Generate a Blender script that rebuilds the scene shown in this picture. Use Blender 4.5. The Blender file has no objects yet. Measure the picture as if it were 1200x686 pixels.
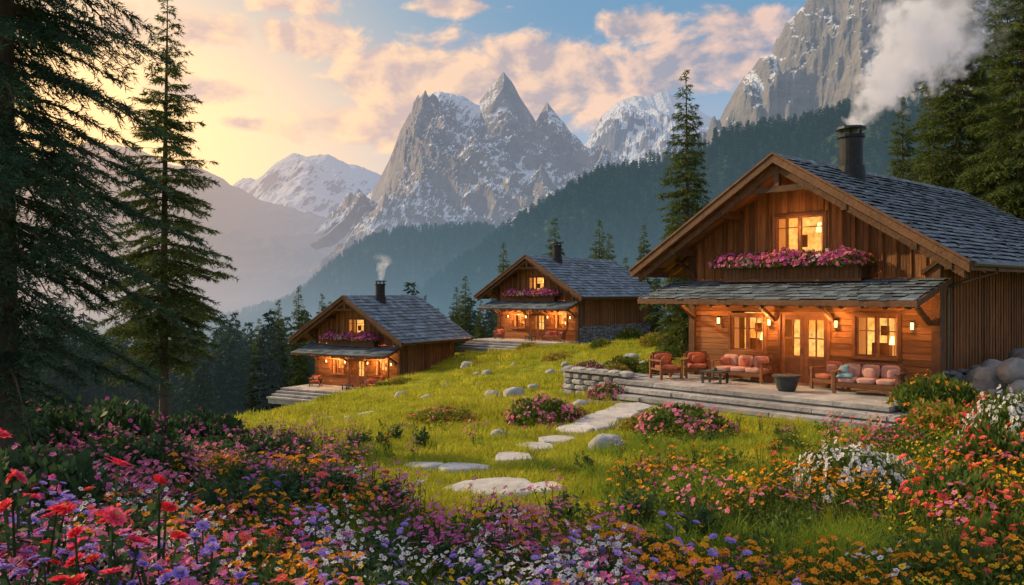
import bpy, math, random, time
import numpy as np
from mathutils import Vector, Matrix, noise as mn
T0=time.time()
rad=math.radians
scene=bpy.context.scene
scene.view_settings.view_transform='Standard'
try: scene.view_settings.look='None'
except Exception: pass
scene.view_settings.exposure=0
R_=np.random.RandomState(7)
random.seed(7)
def sstep(a,b,x):
    t=np.clip((np.asarray(x,float)-a)/(b-a),0,1); return t*t*(3-2*t)
# ------------------------------------------------------------ node helper
class NT:
    def __init__(s,tree): s.t=tree; s.n=tree.nodes; s.l=tree.links
    def new(s,ty,**kw):
        n=s.n.new(ty)
        for k,v in kw.items(): setattr(n,k,v)
        return n
    def setin(s,sock,v):
        if v is None: return
        if isinstance(v,bpy.types.NodeSocket): s.l.new(v,sock)
        else:
            if isinstance(v,(tuple,list)) and sock.type=='RGBA' and len(v)==3: v=(*v,1)
            sock.default_value=v
    def m(s,op,a,b=None,c=None,clamp=False):
        n=s.new('ShaderNodeMath',operation=op,use_clamp=clamp)
        s.setin(n.inputs[0],a); s.setin(n.inputs[1],b)
        if c is not None: s.setin(n.inputs[2],c)
        return n.outputs[0]
    def vm(s,op,a,b=None,out=0):
        n=s.new('ShaderNodeVectorMath',operation=op)
        s.setin(n.inputs[0],a); s.setin(n.inputs[1],b)
        return n.outputs['Value'] if op in('LENGTH','DOT_PRODUCT','DISTANCE') else n.outputs[0]
    def mix(s,f,a,b,mode='MIX'):
        n=s.new('ShaderNodeMix',data_type='RGBA',blend_type=mode); n.clamp_factor=True
        s.setin(n.inputs[0],f); s.setin(n.inputs[6],a); s.setin(n.inputs[7],b)
        return n.outputs[2]
    def noise(s,vec,scale,detail=4,rough=.55,dist=0):
        n=s.new('ShaderNodeTexNoise'); s.setin(n.inputs['Vector'],vec)
        n.inputs['Scale'].default_value=scale; n.inputs['Detail'].default_value=detail
        n.inputs['Roughness'].default_value=rough; n.inputs['Distortion'].default_value=dist
        return n.outputs[0]
    def mr(s,v,a,b,c=0.,d=1.,smooth=False):
        n=s.new('ShaderNodeMapRange'); 
        if smooth: n.interpolation_type='SMOOTHSTEP'
        s.setin(n.inputs[0],v)
        for i,x in enumerate((a,b,c,d)): s.setin(n.inputs[i+1],x)
        return n.outputs[0]
    def sep(s,v):
        n=s.new('ShaderNodeSeparateXYZ'); s.setin(n.inputs[0],v); return n.outputs
    def comb(s,x,y,z=0.):
        n=s.new('ShaderNodeCombineXYZ')
        for i,v in enumerate((x,y,z)): s.setin(n.inputs[i],v)
        return n.outputs[0]
# ------------------------------------------------------------ haze painted into materials as emission (aerial perspective by world position)
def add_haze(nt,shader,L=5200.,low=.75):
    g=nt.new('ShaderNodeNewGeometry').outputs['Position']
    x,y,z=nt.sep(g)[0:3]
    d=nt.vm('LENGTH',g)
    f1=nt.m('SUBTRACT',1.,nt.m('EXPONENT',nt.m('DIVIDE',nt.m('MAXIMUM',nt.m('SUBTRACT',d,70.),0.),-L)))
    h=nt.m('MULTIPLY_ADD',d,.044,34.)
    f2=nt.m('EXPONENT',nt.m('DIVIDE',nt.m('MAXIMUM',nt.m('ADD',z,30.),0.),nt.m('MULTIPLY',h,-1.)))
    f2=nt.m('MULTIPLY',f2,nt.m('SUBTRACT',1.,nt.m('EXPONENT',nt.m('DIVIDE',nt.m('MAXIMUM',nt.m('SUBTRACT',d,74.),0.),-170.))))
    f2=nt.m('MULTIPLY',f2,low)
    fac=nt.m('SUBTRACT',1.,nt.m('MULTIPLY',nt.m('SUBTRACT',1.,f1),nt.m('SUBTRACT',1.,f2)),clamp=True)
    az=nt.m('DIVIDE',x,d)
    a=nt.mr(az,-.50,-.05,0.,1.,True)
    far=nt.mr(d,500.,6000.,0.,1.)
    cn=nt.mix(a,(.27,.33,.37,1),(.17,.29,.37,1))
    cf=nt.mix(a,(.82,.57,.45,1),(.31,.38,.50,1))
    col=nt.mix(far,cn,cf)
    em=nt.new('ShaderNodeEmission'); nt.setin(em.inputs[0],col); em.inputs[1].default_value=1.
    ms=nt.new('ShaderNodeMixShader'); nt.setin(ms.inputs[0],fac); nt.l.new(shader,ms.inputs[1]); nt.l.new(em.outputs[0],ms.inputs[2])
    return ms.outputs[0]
def newmat(name):
    m=bpy.data.materials.new(name); m.use_nodes=True
    m.node_tree.nodes.clear(); nt=NT(m.node_tree)
    out=nt.new('ShaderNodeOutputMaterial'); return m,nt,out
def M(name,c1,c2=None,scale=5.,rough=.8,bump=0.,bscale=None,rnd=None,rv=.35,haze=False,stretch=(1,1,1),transl=0.,metal=0.,spec=.3,c3=None,emis=None,detail=3,dist=0.):
    m,nt,out=newmat(name)
    co=nt.new('ShaderNodeTexCoord').outputs['Object']
    mp=nt.new('ShaderNodeMapping'); nt.l.new(co,mp.inputs[0]); mp.inputs['Scale'].default_value=stretch
    v=mp.outputs[0]
    if c2 is None: c2=tuple(c*.6 for c in c1)
    f=nt.mr(nt.noise(v,scale,detail,.6,dist),.32,.68)
    col=nt.mix(f,(*c1,1),(*c2,1))
    if rnd:
        r=nt.new('ShaderNodeNewGeometry').outputs['Random Per Island'] if rnd=='island' else nt.new('ShaderNodeObjectInfo').outputs['Random']
        if c3: col=nt.mix(r,col,(*c3,1))
        k=nt.mr(nt.m('FRACT',nt.m('MULTIPLY',r,7.31)),0.,1.,1-rv,1+rv)
        vv=nt.vm('MULTIPLY',col,nt.comb(k,k,k)); col=vv
    b=nt.new('ShaderNodeBsdfPrincipled'); nt.setin(b.inputs['Base Color'],col)
    b.inputs['Roughness'].default_value=rough; b.inputs['Metallic'].default_value=metal
    b.inputs['Specular IOR Level'].default_value=spec
    if emis: 
        nt.setin(b.inputs['Emission Color'],(*emis[0],1)); b.inputs['Emission Strength'].default_value=emis[1]
    if bump:
        bn=nt.new('ShaderNodeBump'); bn.inputs['Strength'].default_value=bump; bn.inputs['Distance'].default_value=.05
        nt.l.new(nt.noise(v,bscale or scale*3,4,.65),bn.inputs['Height']); nt.l.new(bn.outputs[0],b.inputs['Normal'])
    sh=b.outputs[0]
    if transl:
        t=nt.new('ShaderNodeBsdfTranslucent'); nt.setin(t.inputs[0],col)
        ms=nt.new('ShaderNodeMixShader'); ms.inputs[0].default_value=transl
        nt.l.new(sh,ms.inputs[1]); nt.l.new(t.outputs[0],ms.inputs[2]); sh=ms.outputs[0]
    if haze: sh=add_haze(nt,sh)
    nt.l.new(sh,out.inputs[0]); return m
# ------------------------------------------------------------ mesh builder
class MB:
    def __init__(s): s.V=[]; s.F=[]; s.m=[]; s.n=0
    def add(s,V,F,mi=0):
        V=np.asarray(V,float).reshape(-1,3); 
        if isinstance(F,np.ndarray): F=(F+s.n).tolist()
        else: F=[[i+s.n for i in f] for f in F]
        s.V.append(V); s.F+=F; s.m+= (list(mi) if hasattr(mi,'__len__') else [mi]*len(F)); s.n+=len(V)
    def par(s,o,u,v,w,mi=0):
        o,u,v,w=[np.array(a,float) for a in (o,u,v,w)]
        V=[o,o+u,o+u+v,o+v,o+w,o+u+w,o+u+v+w,o+v+w]
        F=[[0,3,2,1],[4,5,6,7],[0,1,5,4],[1,2,6,5],[2,3,7,6],[3,0,4,7]]
        if np.dot(np.cross(u,v),w)<0: F=[f[::-1] for f in F]
        s.add(V,F,mi)
    def box(s,x0,x1,y0,y1,z0,z1,mi=0): s.par((x0,y0,z0),(x1-x0,0,0),(0,y1-y0,0),(0,0,z1-z0),mi)
    def tube(s,pts,rs,k=8,mi=0,cap=True):
        pts=[np.array(p,float) for p in pts]; V=[];F=[]
        for i,p in enumerate(pts):
            a=pts[max(i-1,0)]; b=pts[min(i+1,len(pts)-1)]; d=(b-a)/ (np.linalg.norm(b-a)+1e-9)
            t=np.array([1,0,0]) if abs(d[0])<.8 else np.array([0,1,0])
            e1=np.cross(d,t); e1/=np.linalg.norm(e1); e2=np.cross(d,e1)
            r=rs[i] if hasattr(rs,'__len__') else rs
            for j in range(k):
                an=2*math.pi*j/k; V.append(p+r*(math.cos(an)*e1+math.sin(an)*e2))
        for i in range(len(pts)-1):
            for j in range(k):
                F.append([i*k+j,i*k+(j+1)%k,(i+1)*k+(j+1)%k,(i+1)*k+j])
        if cap: F.append(list(range(k))[::-1]); F.append([(len(pts)-1)*k+j for j in range(k)])
        s.add(V,F,mi)
    def sell(s,c,r,p=2.6,mi=0,nu=18,nv=10,nz=0.,seed=0,rot=0.):
        V=[];F=[]
        for i in range(nv+1):
            ph=-math.pi/2+math.pi*i/nv
            for j in range(nu):
                th=2*math.pi*j/nu
                d=[math.cos(ph)*math.cos(th),math.cos(ph)*math.sin(th),math.sin(ph)]
                k=(sum(abs(q)**p for q in d))**(-1./p)
                if nz: k*=1+nz*mn.noise(Vector((d[0]*1.3+seed,d[1]*1.3,d[2]*1.3)))+nz*.5*mn.noise(Vector((d[0]*3+seed,d[1]*3,d[2]*3)))
                x,y,z=d[0]*k*r[0],d[1]*k*r[1],d[2]*k*r[2]
                V.append((c[0]+x*math.cos(rot)-y*math.sin(rot),c[1]+x*math.sin(rot)+y*math.cos(rot),c[2]+z))
        for i in range(nv):
            for j in range(nu): F.append([i*nu+j,i*nu+(j+1)%nu,(i+1)*nu+(j+1)%nu,(i+1)*nu+j])
        s.add(V,F,mi)
    def mesh(s,name,mats,smooth=False):
        me=bpy.data.meshes.new(name); V=np.concatenate(s.V) if s.V else np.zeros((0,3))
        me.from_pydata(V.tolist(),[],s.F)
        for m in mats: me.materials.append(m)
        if len(mats)>1: me.polygons.foreach_set('material_index',np.array(s.m,dtype=np.int32))
        if smooth: me.polygons.foreach_set('use_smooth',np.ones(len(s.F),dtype=bool))
        me.update(); return me
    def obj(s,name,mats,parent=None,smooth=False,loc=None):
        return mkobj(name,s.mesh(name,mats,smooth),parent,loc)
def mkobj(name,data,parent=None,loc=None,rz=0,sc=None):
    o=bpy.data.objects.new(name,data); scene.collection.objects.link(o)
    if parent: o.parent=parent
    if loc is not None: o.location=loc
    if rz: o.rotation_euler=(0,0,rz)
    if sc is not None: o.scale=(sc,sc,sc) if not hasattr(sc,'__len__') else sc
    return o
def scatter(name,mesh,P,S,yaw=None,tilt=.0,rng=R_,child=None):
    P=np.asarray(P,float); n=len(P); S=np.broadcast_to(S,(n,)).astype(float)
    if yaw is None: yaw=rng.uniform(0,2*math.pi,n)
    nx=rng.normal(0,tilt+1e-6,n); ny=rng.normal(0,tilt+1e-6,n)
    c,s_=np.cos(yaw),np.sin(yaw); h=S/2
    V=np.zeros((n,4,3))
    for k,(a,b) in enumerate(((-1,-1),(1,-1),(1,1),(-1,1))):
        dx=(a*c-b*s_)*h; dy=(a*s_+b*c)*h
        V[:,k,0]=P[:,0]+dx; V[:,k,1]=P[:,1]+dy; V[:,k,2]=P[:,2]+dx*nx+dy*ny
    me=bpy.data.meshes.new(name); me.from_pydata(V.reshape(-1,3).tolist(),[],np.arange(4*n).reshape(n,4).tolist())
    e=mkobj(name,me); e.instance_type='FACES'; e.use_instance_faces_scale=True; e.instance_faces_scale=1.
    e.show_instancer_for_render=False; e.show_instancer_for_viewport=False
    ch=mkobj(child or mesh.name,mesh,e); return e
# ------------------------------------------------------------ terrain
CP=np.array([(0,0,-2.25),(-6,0,-2.1),(6,0,-2.1),(0,8,-2.8),(-5,8,-2.5),(5,8,-2.65),(0,16,-3.4),(-8,16,-3.25),(9,14,-2.75),
(2,23,-3.75),(-6,25,-4.15),(-12,22,-3.9),(4,24.5,-3.5),(8.5,20,-3.4),(13,20,-3.0),(15,27,-3.05),(9,36,-3.2),(4,31,-3.4),(20,30,-2.6),(24,45,-1.5),
(0,40,-4.5),(-8,40,-5.4),(-13,43,-6.4),(6,45,-3.8),(-2,54,-4.9),(1,60,-4.15),(8,66,-3.9),(-4,62,-4.9),(5,72,-4.3),(-13,55,-7.3),(-8.5,60,-6.3),(-14,63,-7.6),(-8,66,-5.6),
(-4,76,-8),(8,85,-7),(18,85,-4),(-18,75,-13),(-22,48,-10.5),(-24,60,-15),(-20,30,-6.5),(-30,30,-10),(-30,10,-4),(30,10,-1.6),(30,60,-1.5),(14,55,-2.8)],float)
def tpsk(r2): return .5*r2*np.log(r2+1e-9)
_n=len(CP); _A=np.zeros((_n+3,_n+3)); _d2=((CP[:,None,:2]-CP[None,:,:2])**2).sum(-1)
_A[:_n,:_n]=tpsk(_d2)+np.eye(_n)*1.5; _A[:_n,_n]=1; _A[:_n,_n+1:]=CP[:,:2]; _A[_n,:_n]=1; _A[_n+1:,:_n]=CP[:,:2].T
_w=np.linalg.solve(_A,np.concatenate([CP[:,2],np.zeros(3)]))
def ground(X,Y):
    X=np.atleast_1d(np.asarray(X,float)); Y=np.atleast_1d(np.asarray(Y,float)); sh=X.shape; x=X.ravel(); y=Y.ravel()
    xc=np.clip(x,-34,34); yc=np.clip(y,-3,92); z=np.zeros(len(x))
    for i in range(0,len(x),40000):
        sl=slice(i,i+40000)
        r2=(xc[sl,None]-CP[None,:,0])**2+(yc[sl,None]-CP[None,:,1])**2
        z[sl]=tpsk(r2)@_w[:_n]+_w[_n]+_w[_n+1]*xc[sl]+_w[_n+2]*yc[sl]
    z+= .06*np.sin(x*.9+y*.35)*np.sin(y*.7-x*.2)+.05*np.sin(x*1.7+1+y*.4)*np.cos(y*1.3)
    z+= sstep(24,34,y)*.20*np.sin(x*.55+y*.21)*np.sin(y*.33-x*.12+1)
    r=np.hypot(x,y); az=np.arctan2(x,y)
    fl=np.interp(r,[0,80,130,300,500,900,3000,20000],[-10,-13,-21,-36,-52,-75,-95,-95])
    fr=np.interp(r,[0,100,250,600,900,3000,20000],[-3,-6,-16,-30,-60,-95,-95])
    wr=sstep(.12,.4,az)*(y>0)
    far=fl*(1-wr)+fr*wr + np.clip(r-150,0,400)/400*5*np.sin(x*.013)*np.cos(y*.011)
    w=np.maximum(sstep(70,105,r),sstep(24,46,np.abs(x)) * 1.0)
    return (z*(1-w)+far*w).reshape(sh)
def g1(x,y): return float(ground(x,y)[0])
def place(px,py,d0=3.5,d1=110):
    D=np.exp(np.linspace(math.log(d0),math.log(d1),700)); X=(px-600)/1000*D; zr=(343-py)/1000*D
    g=ground(X,D); k=np.argmax(g>=zr)
    if g[k]<zr[k]: k=-1
    return float(X[k]),float(D[k]),float(g[k])
azs=np.concatenate([np.linspace(-math.pi,-.85,24)[:-1],np.linspace(-.85,.85,420),np.linspace(.85,math.pi,24)[1:]])
rs=np.concatenate([[.05],np.exp(np.linspace(math.log(1.),math.log(20000),330))])
AZ,RR=np.meshgrid(azs,rs); GX=RR*np.sin(AZ); GY=RR*np.cos(AZ); GZ=ground(GX,GY)
na,nr=len(azs),len(rs); idx=np.arange(na*nr).reshape(nr,na)
F=np.stack([idx[:-1,:-1],idx[:-1,1:],idx[1:,1:],idx[1:,:-1]],-1).reshape(-1,4)[:,::-1]
b=MB(); b.add(np.stack([GX,GY,GZ],-1).reshape(-1,3),F)
m,nt,out=newmat('meadow_ground')
pos=nt.new('ShaderNodeNewGeometry').outputs['Position']
f=nt.mr(nt.noise(pos,.35,5,.65),.35,.65); f2=nt.mr(nt.noise(pos,3.5,5,.7),.3,.7)
c=nt.mix(f,(.15,.22,.022,1),(.31,.31,.03,1)); c=nt.mix(nt.m('MULTIPLY',f2,.4),c,(.07,.10,.014,1))
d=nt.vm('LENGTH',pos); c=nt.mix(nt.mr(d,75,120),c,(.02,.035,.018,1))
bs=nt.new('ShaderNodeBsdfPrincipled'); nt.setin(bs.inputs[0],c); bs.inputs['Roughness'].default_value=.95; bs.inputs['Specular IOR Level'].default_value=.1
bn=nt.new('ShaderNodeBump'); bn.inputs['Strength'].default_value=.7; bn.inputs['Distance'].default_value=.08
nt.l.new(nt.noise(pos,9,5,.7),bn.inputs['Height']); nt.l.new(bn.outputs[0],bs.inputs['Normal'])
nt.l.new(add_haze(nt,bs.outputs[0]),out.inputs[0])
b.obj('ground',[m],smooth=True)
print('terrain',time.time()-T0)
# ------------------------------------------------------------ mountains
def rockmat(name,snow,snowline,rock1,rock2,L=5200.,low=.75,sc=1.,forest=None):
    m,nt,out=newmat(name)
    g=nt.new('ShaderNodeNewGeometry'); pos=g.outputs['Position']; 
    z=nt.sep(pos)[2]; nz=nt.sep(g.outputs['Normal'])[2]
    st=nt.vm('MULTIPLY',pos,(1,1,.35))
    n1=nt.noise(st,.004*sc,6,.68,.4); n2=nt.noise(pos,.02*sc,6,.7); n3=nt.noise(nt.vm('MULTIPLY',pos,(1,1,2.5)),.009*sc,5,.6,1.)
    rc=nt.mix(nt.mr(n1,.35,.65),(*rock1,1),(*rock2,1))
    rc=nt.mix(nt.m('MULTIPLY',nt.mr(n3,.45,.7),.55),rc,tuple(q*.40 for q in rock2)+(1,))
    s=nt.m('ADD',nz,nt.m('MULTIPLY',nt.m('SUBTRACT',n2,.5),.45)); s=nt.m('ADD',s,nt.m('MULTIPLY',nt.m('SUBTRACT',n1,.5),.6))
    s=nt.mr(s,snow,snow+.06); hz=nt.m('ADD',z,nt.m('MULTIPLY',nt.m('SUBTRACT',n1,.5),snowline*.9))
    s=nt.m('MULTIPLY',s,nt.mr(hz,snowline*.85,snowline*1.15))
    col=nt.mix(s,rc,(.82,.85,.92,1))
    bs=nt.new('ShaderNodeBsdfPrincipled'); nt.setin(bs.inputs[0],col); bs.inputs['Roughness'].default_value=.9; bs.inputs['Specular IOR Level'].default_value=.1
    bn=nt.new('ShaderNodeBump'); bn.inputs['Strength'].default_value=.9; bn.inputs['Distance'].default_value=45/sc
    nt.l.new(nt.noise(st,.012*sc,7,.74),bn.inputs['Height']); nt.l.new(bn.outputs[0],bs.inputs['Normal'])
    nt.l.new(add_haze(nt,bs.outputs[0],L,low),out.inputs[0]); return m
def blur(a,s):
    if s<.5: return a.copy()
    k=int(s*3)+1; w=np.exp(-.5*(np.arange(-k,k+1)/s)**2); w/=w.sum()
    return np.convolve(np.pad(a,k,mode='edge'),w,'valid')
def mountain(name,pts,D,front,zf,seed,mat,rough=.3,nx=340,ny=110,lam=None,crest=.03,pw=1.15,back=.35,blurk=.16):
    pts=np.array(pts,float); px=np.linspace(pts[0,0],pts[-1,0],nx); X=(px-600)/1000*D
    S=(343-np.interp(px,pts[:,0],pts[:,1]))/1000*D
    lam=lam or front*.35; H=S.max()-zf
    S+=np.array([ (mn.fractal(Vector((x/lam*3.1,seed,0)),.8,2.1,6))*crest*H for x in X])
    vs=np.concatenate([np.linspace(1,0,ny)**1.1,-np.linspace(0,back,16)[1:]])
    Bl=[blur(S,nx*blurk*k) for k in (0,.15,.4,1.)]; ks=[0,.12,.4,1.]
    Z=np.zeros((len(vs),nx)); YY=np.zeros_like(Z); XX=np.zeros_like(Z)
    for i,v in enumerate(vs):
        a=abs(v)
        j=min(np.searchsorted(ks,a,side='right')-1,2); t=(a-ks[j])/(ks[j+1]-ks[j]) if a<1 else 1
        Sv=Bl[j]*(1-t)+Bl[j+1]*t
        p=(1-min(a,1))**pw; Y=D-front*v
        row=zf+(Sv-zf)*p
        amp=rough*H*min(1,a*4.5+.03)*(p**.6 if a<1 else 0)
        for q in range(nx):
            x=X[q]; w=mn.noise(Vector((x/lam*.7,Y/lam*.7,seed+9)))*.6
            r=mn.ridged_multi_fractal(Vector((x/lam+w,Y/lam*.55+w,seed)),.85,2.15,7,1.,2.)
            row[q]+=amp*(r-1.15)*.55
        Z[i]=row; YY[i]=Y; XX[i]=X
    idx=np.arange(Z.size).reshape(Z.shape)
    F=np.stack([idx[:-1,:-1],idx[:-1,1:],idx[1:,1:],idx[1:,:-1]],-1).reshape(-1,4)
    b=MB(); b.add(np.stack([XX,YY,Z],-1).reshape(-1,3),F)
    return b.obj(name,[mat],smooth=False)
mountain('distant_snowy_mountains',[(180,300),(250,235),(285,207),(300,212),(325,192),(345,182),(360,187),(385,180),(405,188),(440,203),(520,240),(600,280)],11000,4200,-90,3.3,
   rockmat('distant_mountain_rock',.62,300,(.16,.15,.16),(.24,.22,.22),L=10000,low=.85,sc=.7),rough=.34,nx=240,ny=80)
mountain('mountain',[(-400,240),(-100,215),(0,190),(60,183),(110,166),(150,172),(190,188),(225,192),(260,212),(300,232),(345,246),(400,262),(470,300)],5500,2600,-90,8.1,
   rockmat('hazy_mountain_rock',.9,900,(.10,.10,.09),(.16,.14,.13),L=4600,low=.9),rough=.30,nx=240,ny=80)
mountain('snowy_mountain',[(620,240),(660,200),(690,165),(705,140),(722,124),(745,114),(765,112),(782,104),(800,112),(830,135),(870,160),(950,200),(1050,260)],8200,3300,-90,5.7,
   rockmat('snow_mountain_rock',.50,330,(.17,.16,.17),(.26,.25,.26),L=12000,low=.85,sc=.8),rough=.36,nx=260,ny=90)
mountain('rocky_mountain',[(330,330),(380,272),(410,245),(437,222),(455,190),(470,150),(480,132),(495,112),(515,108),(540,113),(558,121),(575,102),(590,84),(600,97),(612,120),(628,142),(641,117),(655,138),(672,160),(690,178),(712,188),(740,215),(790,245),(850,280)],6200,2500,-90,1.2,
   rockmat('rocky_peak_rock',.60,300,(.26,.235,.225),(.42,.36,.32),L=14000,low=.95),rough=.42,nx=440,ny=170,lam=640,crest=.012,pw=1.0,blurk=.12)
mountain('rocky_mountain',[(760,240),(800,190),(835,158),(850,128),(872,96),(890,72),(905,66),(920,30),(940,8),(965,-20),(1000,-60),(1040,-70),(1085,0),(1110,10),(1160,-40),(1250,-90),(1400,-40),(1600,60)],3600,1700,-90,6.4,
   rockmat('rock_face',.66,330,(.20,.195,.20),(.33,.30,.285),L=10500,low=.8,sc=1.4),rough=.42,nx=420,ny=160,lam=520,crest=.02,pw=1.0,blurk=.12)
print('mountains',time.time()-T0)
# ------------------------------------------------------------ conifers
needle_near=M('fir_needles',(.060,.100,.030),(.120,.155,.034),scale=1.2,rough=.75,rnd='island',rv=.45,transl=.3,spec=.2)
needle_dark=M('spruce_needles',(.028,.072,.050),(.060,.108,.052),scale=1.2,rough=.8,rnd='island',rv=.45,transl=.25,spec=.2)
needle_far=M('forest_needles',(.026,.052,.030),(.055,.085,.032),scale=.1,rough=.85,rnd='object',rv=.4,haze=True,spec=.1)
bark=M('conifer_bark',(.065,.048,.036),(.125,.095,.07),scale=6,rough=.95,bump=1.,bscale=14,stretch=(1,1,.25),haze=False)
def conifer(name,H,R,nwh,nbr,gap,nl,nk,seed,base=.10,droop=.35,mats=None,tr=None,nw=.22,twl=.42,gapp=.0,up0=-.1,prof=.75):
    rg=np.random.RandomState(seed); b=MB()
    tr=tr or H*.016; k=8; ts=np.linspace(0,1,9)
    bend=lambda t:(H*.012*math.sin(t*3+seed),H*.012*math.cos(t*2.3+seed)*t)
    b.tube([(bend(t)[0]*t,bend(t)[1]*t,H*t*.995) for t in ts],[tr*(1.25 if t==0 else 1)*(1-t)**.85+.006*H/12 for t in ts],k,1)
    O=[];DR=[];LL=[];UP=[]
    for i in range(nwh):
        h=base+(1-base)*((i+.3*rg.rand())/nwh)**.92
        if h>.995: h=.995
        n=max(3,int(nbr*(.75+.5*rg.rand())*(1 if h<.85 else .7)))
        a0=rg.rand()*6.28
        if rg.rand()<gapp: n=max(2,n//3)
        for j in range(n):
            a=a0+6.283*j/n+rg.normal(0,.25)
            L=R*(max(1-h,0)**prof)*rg.uniform(.55,1.12)*min(1,.62+(h-base)*3)+.02*R
            O.append((bend(h)[0]*h,bend(h)[1]*h,h*H+rg.normal(0,.006*H))); DR.append((math.cos(a),math.sin(a))); LL.append(L)
            UP.append(up0+(.75-up0)*max(h-.15,0)**1.3+rg.normal(0,.08))
    O=np.array(O);DR=np.array(DR);LL=np.array(LL);UP=np.array(UP); nb=len(O)
    def bp(ii,t):
        p=np.empty((len(ii),3)); L=LL[ii]
        p[:,:2]=O[ii,:2]+DR[ii]*(L*t)[:,None]
        p[:,2]=O[ii,2]+L*(UP[ii]*t-droop*t*t+.16*np.maximum(t-.6,0))
        return p
    ii=np.arange(nb); ring=[]
    for t in (0,.5,1.):
        c=bp(ii,np.full(nb,t)); r=(LL*.012+.004)*(1-t*.85)
        side=np.stack([-DR[:,1],DR[:,0],np.zeros(nb)],1)
        ring.append(np.stack([c+side*r[:,None],c-side*r[:,None]*.7+[0,0,1]*r[:,None],c-side*r[:,None]*.7-[0,0,1]*r[:,None]],1))
    V=np.stack(ring,1).reshape(-1,3); F=[]
    base_i=(np.arange(nb)*9)[:,None]
    for s_ in (0,3):
        for q in range(3):
            F.append(base_i+np.array([[s_+q,s_+(q+1)%3,s_+3+(q+1)%3,s_+3+q]]))
    b.add(V,np.concatenate(F),1)
    ntw=np.maximum(3,(LL/gap*2).astype(int)); ti=np.repeat(ii,ntw)
    t=.08+.92*rg.rand(len(ti))**.85; p=bp(ti,t); side=np.where(rg.rand(len(ti))<.5,-1,1)
    L=LL[ti]; tl=(twl*L*(1.05-t)*.8+twl*.16*L+gap*.6)*rg.uniform(.5,1.1,len(ti))
    an=rg.uniform(.5,1.15,len(ti))*side; d=DR[ti]; 
    td=np.stack([d[:,0]*np.cos(an)-d[:,1]*np.sin(an),d[:,0]*np.sin(an)+d[:,1]*np.cos(an),-.12-droop*.9*rg.rand(len(ti))],1)
    nn=np.maximum(2,(nk*tl/ (tl.mean()+1e-9)).astype(int)); ni=np.repeat(np.arange(len(ti)),nn); N=len(ni)
    s_=rg.rand(N); st=p[ni]+td[ni]*(tl[ni]*s_)[:,None]; st[:,2]-= tl[ni]*s_*s_*.25
    nd=td[ni]*.7+rg.normal(0,.42,(N,3)); nd[:,2]-=.12; nd/=np.linalg.norm(nd,axis=1)[:,None]
    ln=nl*rg.uniform(.6,1.3,N); sd=np.cross(nd,rg.normal(0,1,(N,3))); sd/=np.linalg.norm(sd,axis=1)[:,None]+1e-9
    w=(ln*nw)[:,None]
    V=np.stack([st-sd*w*.5,st+sd*w*.5+nd*ln[:,None]*.1,st+nd*ln[:,None]],1).reshape(-1,3)
    b.add(V,np.arange(3*N).reshape(N,3),0)
    return b.mesh(name,mats or [needle_near,bark])
M_big=conifer('spruce_mesh',18,3.1,50,8,.085,.11,22,11,base=.10,droop=.40,mats=[needle_dark,bark],tr=.24,nw=.16,up0=-.2,twl=.36,prof=.55)
M_fir=conifer('fir_mesh',12.2,2.5,42,7,.085,.115,17,5,base=.20,droop=.30,tr=.13,gapp=.12,nw=.2,up0=-.14,mats=[needle_near,bark],prof=.8)
M_mid=conifer('fir_mid_mesh',14,2.3,46,8,.16,.17,14,21,base=.06,droop=.3,tr=.16,nw=.22)
M_mid2=conifer('fir_mid2_mesh',22,4.0,60,9,.22,.24,16,33,base=.05,droop=.34,tr=.26,nw=.2,gapp=.06)
M_far=[conifer('far_fir_%d'%i,1.,.19,22,7,.03,.034,5,50+i,base=.04,droop=.25,mats=[needle_far,needle_far],tr=.012,nw=.5) for i in range(3)]
M_far2=conifer('hill_fir',1.,.2,10,5,.06,.075,3,77,base=.03,droop=.25,mats=[needle_far,needle_far],tr=.012,nw=.7)
print('conifers',time.time()-T0,[len(x.polygons) for x in (M_big,M_fir,M_mid,M_mid2,M_far[0],M_far2)])
def tree(mesh,name,px,D,rz=0,top=None,H0=None,sc=1.):
    x=(px-600)/1000*D; z=g1(x,D)-.1
    if top is not None: sc=((343-top)/1000*D-z)/H0
    return mkobj(name,mesh,None,(x,D,z),rz,sc)
tree(M_big,'spruce_tree',4,12,.4,sc=.95)
tree(M_fir,'fir_tree',193,20,1.0,top=-12,H0=12.2)
tree(M_mid,'fir_tree',806,40,.5,top=80,H0=14)
tree(M_mid2,'fir_tree',1122,46,.2,top=-75,H0=22)
tree(M_mid2,'fir_tree',1196,42,2.2,top=-110,H0=22)
tree(M_mid,'fir_tree',1056,50,1.2,top=112,H0=14)
tree(M_mid2,'fir_tree',1165,62,3.2,top=-20,H0=22)
tree(M_mid,'fir_tree',1090,60,4.2,top=90,H0=14)
for i,(px,top,D) in enumerate([(592,283,80),(650,254,88),(700,256,92),(713,272,84),(756,262,80),(770,300,70),(545,322,84),(533,335,90),(563,350,80),(735,300,95)]):
    x=(px-600)/1000*D; z=g1(x,D)-.2; H=(343-top)/1000*D-z
    mkobj('fir_tree',M_mid,None,(x,D,z),i*1.3,(H/14*.95,H/14*.95,H/14))
for i,(px,top,D) in enumerate([(352,334,82),(327,350,86),(302,372,84),(376,343,92),(388,352,84),(500,345,88),(478,352,92),(512,360,80)]):
    x=(px-600)/1000*D; z=g1(x,D)-.2; H=(343-top)/1000*D-z
    mkobj('fir_tree',M_mid,None,(x,D,z),i*1.3,(H/14*.9,H/14*.9,H/14))
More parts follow.
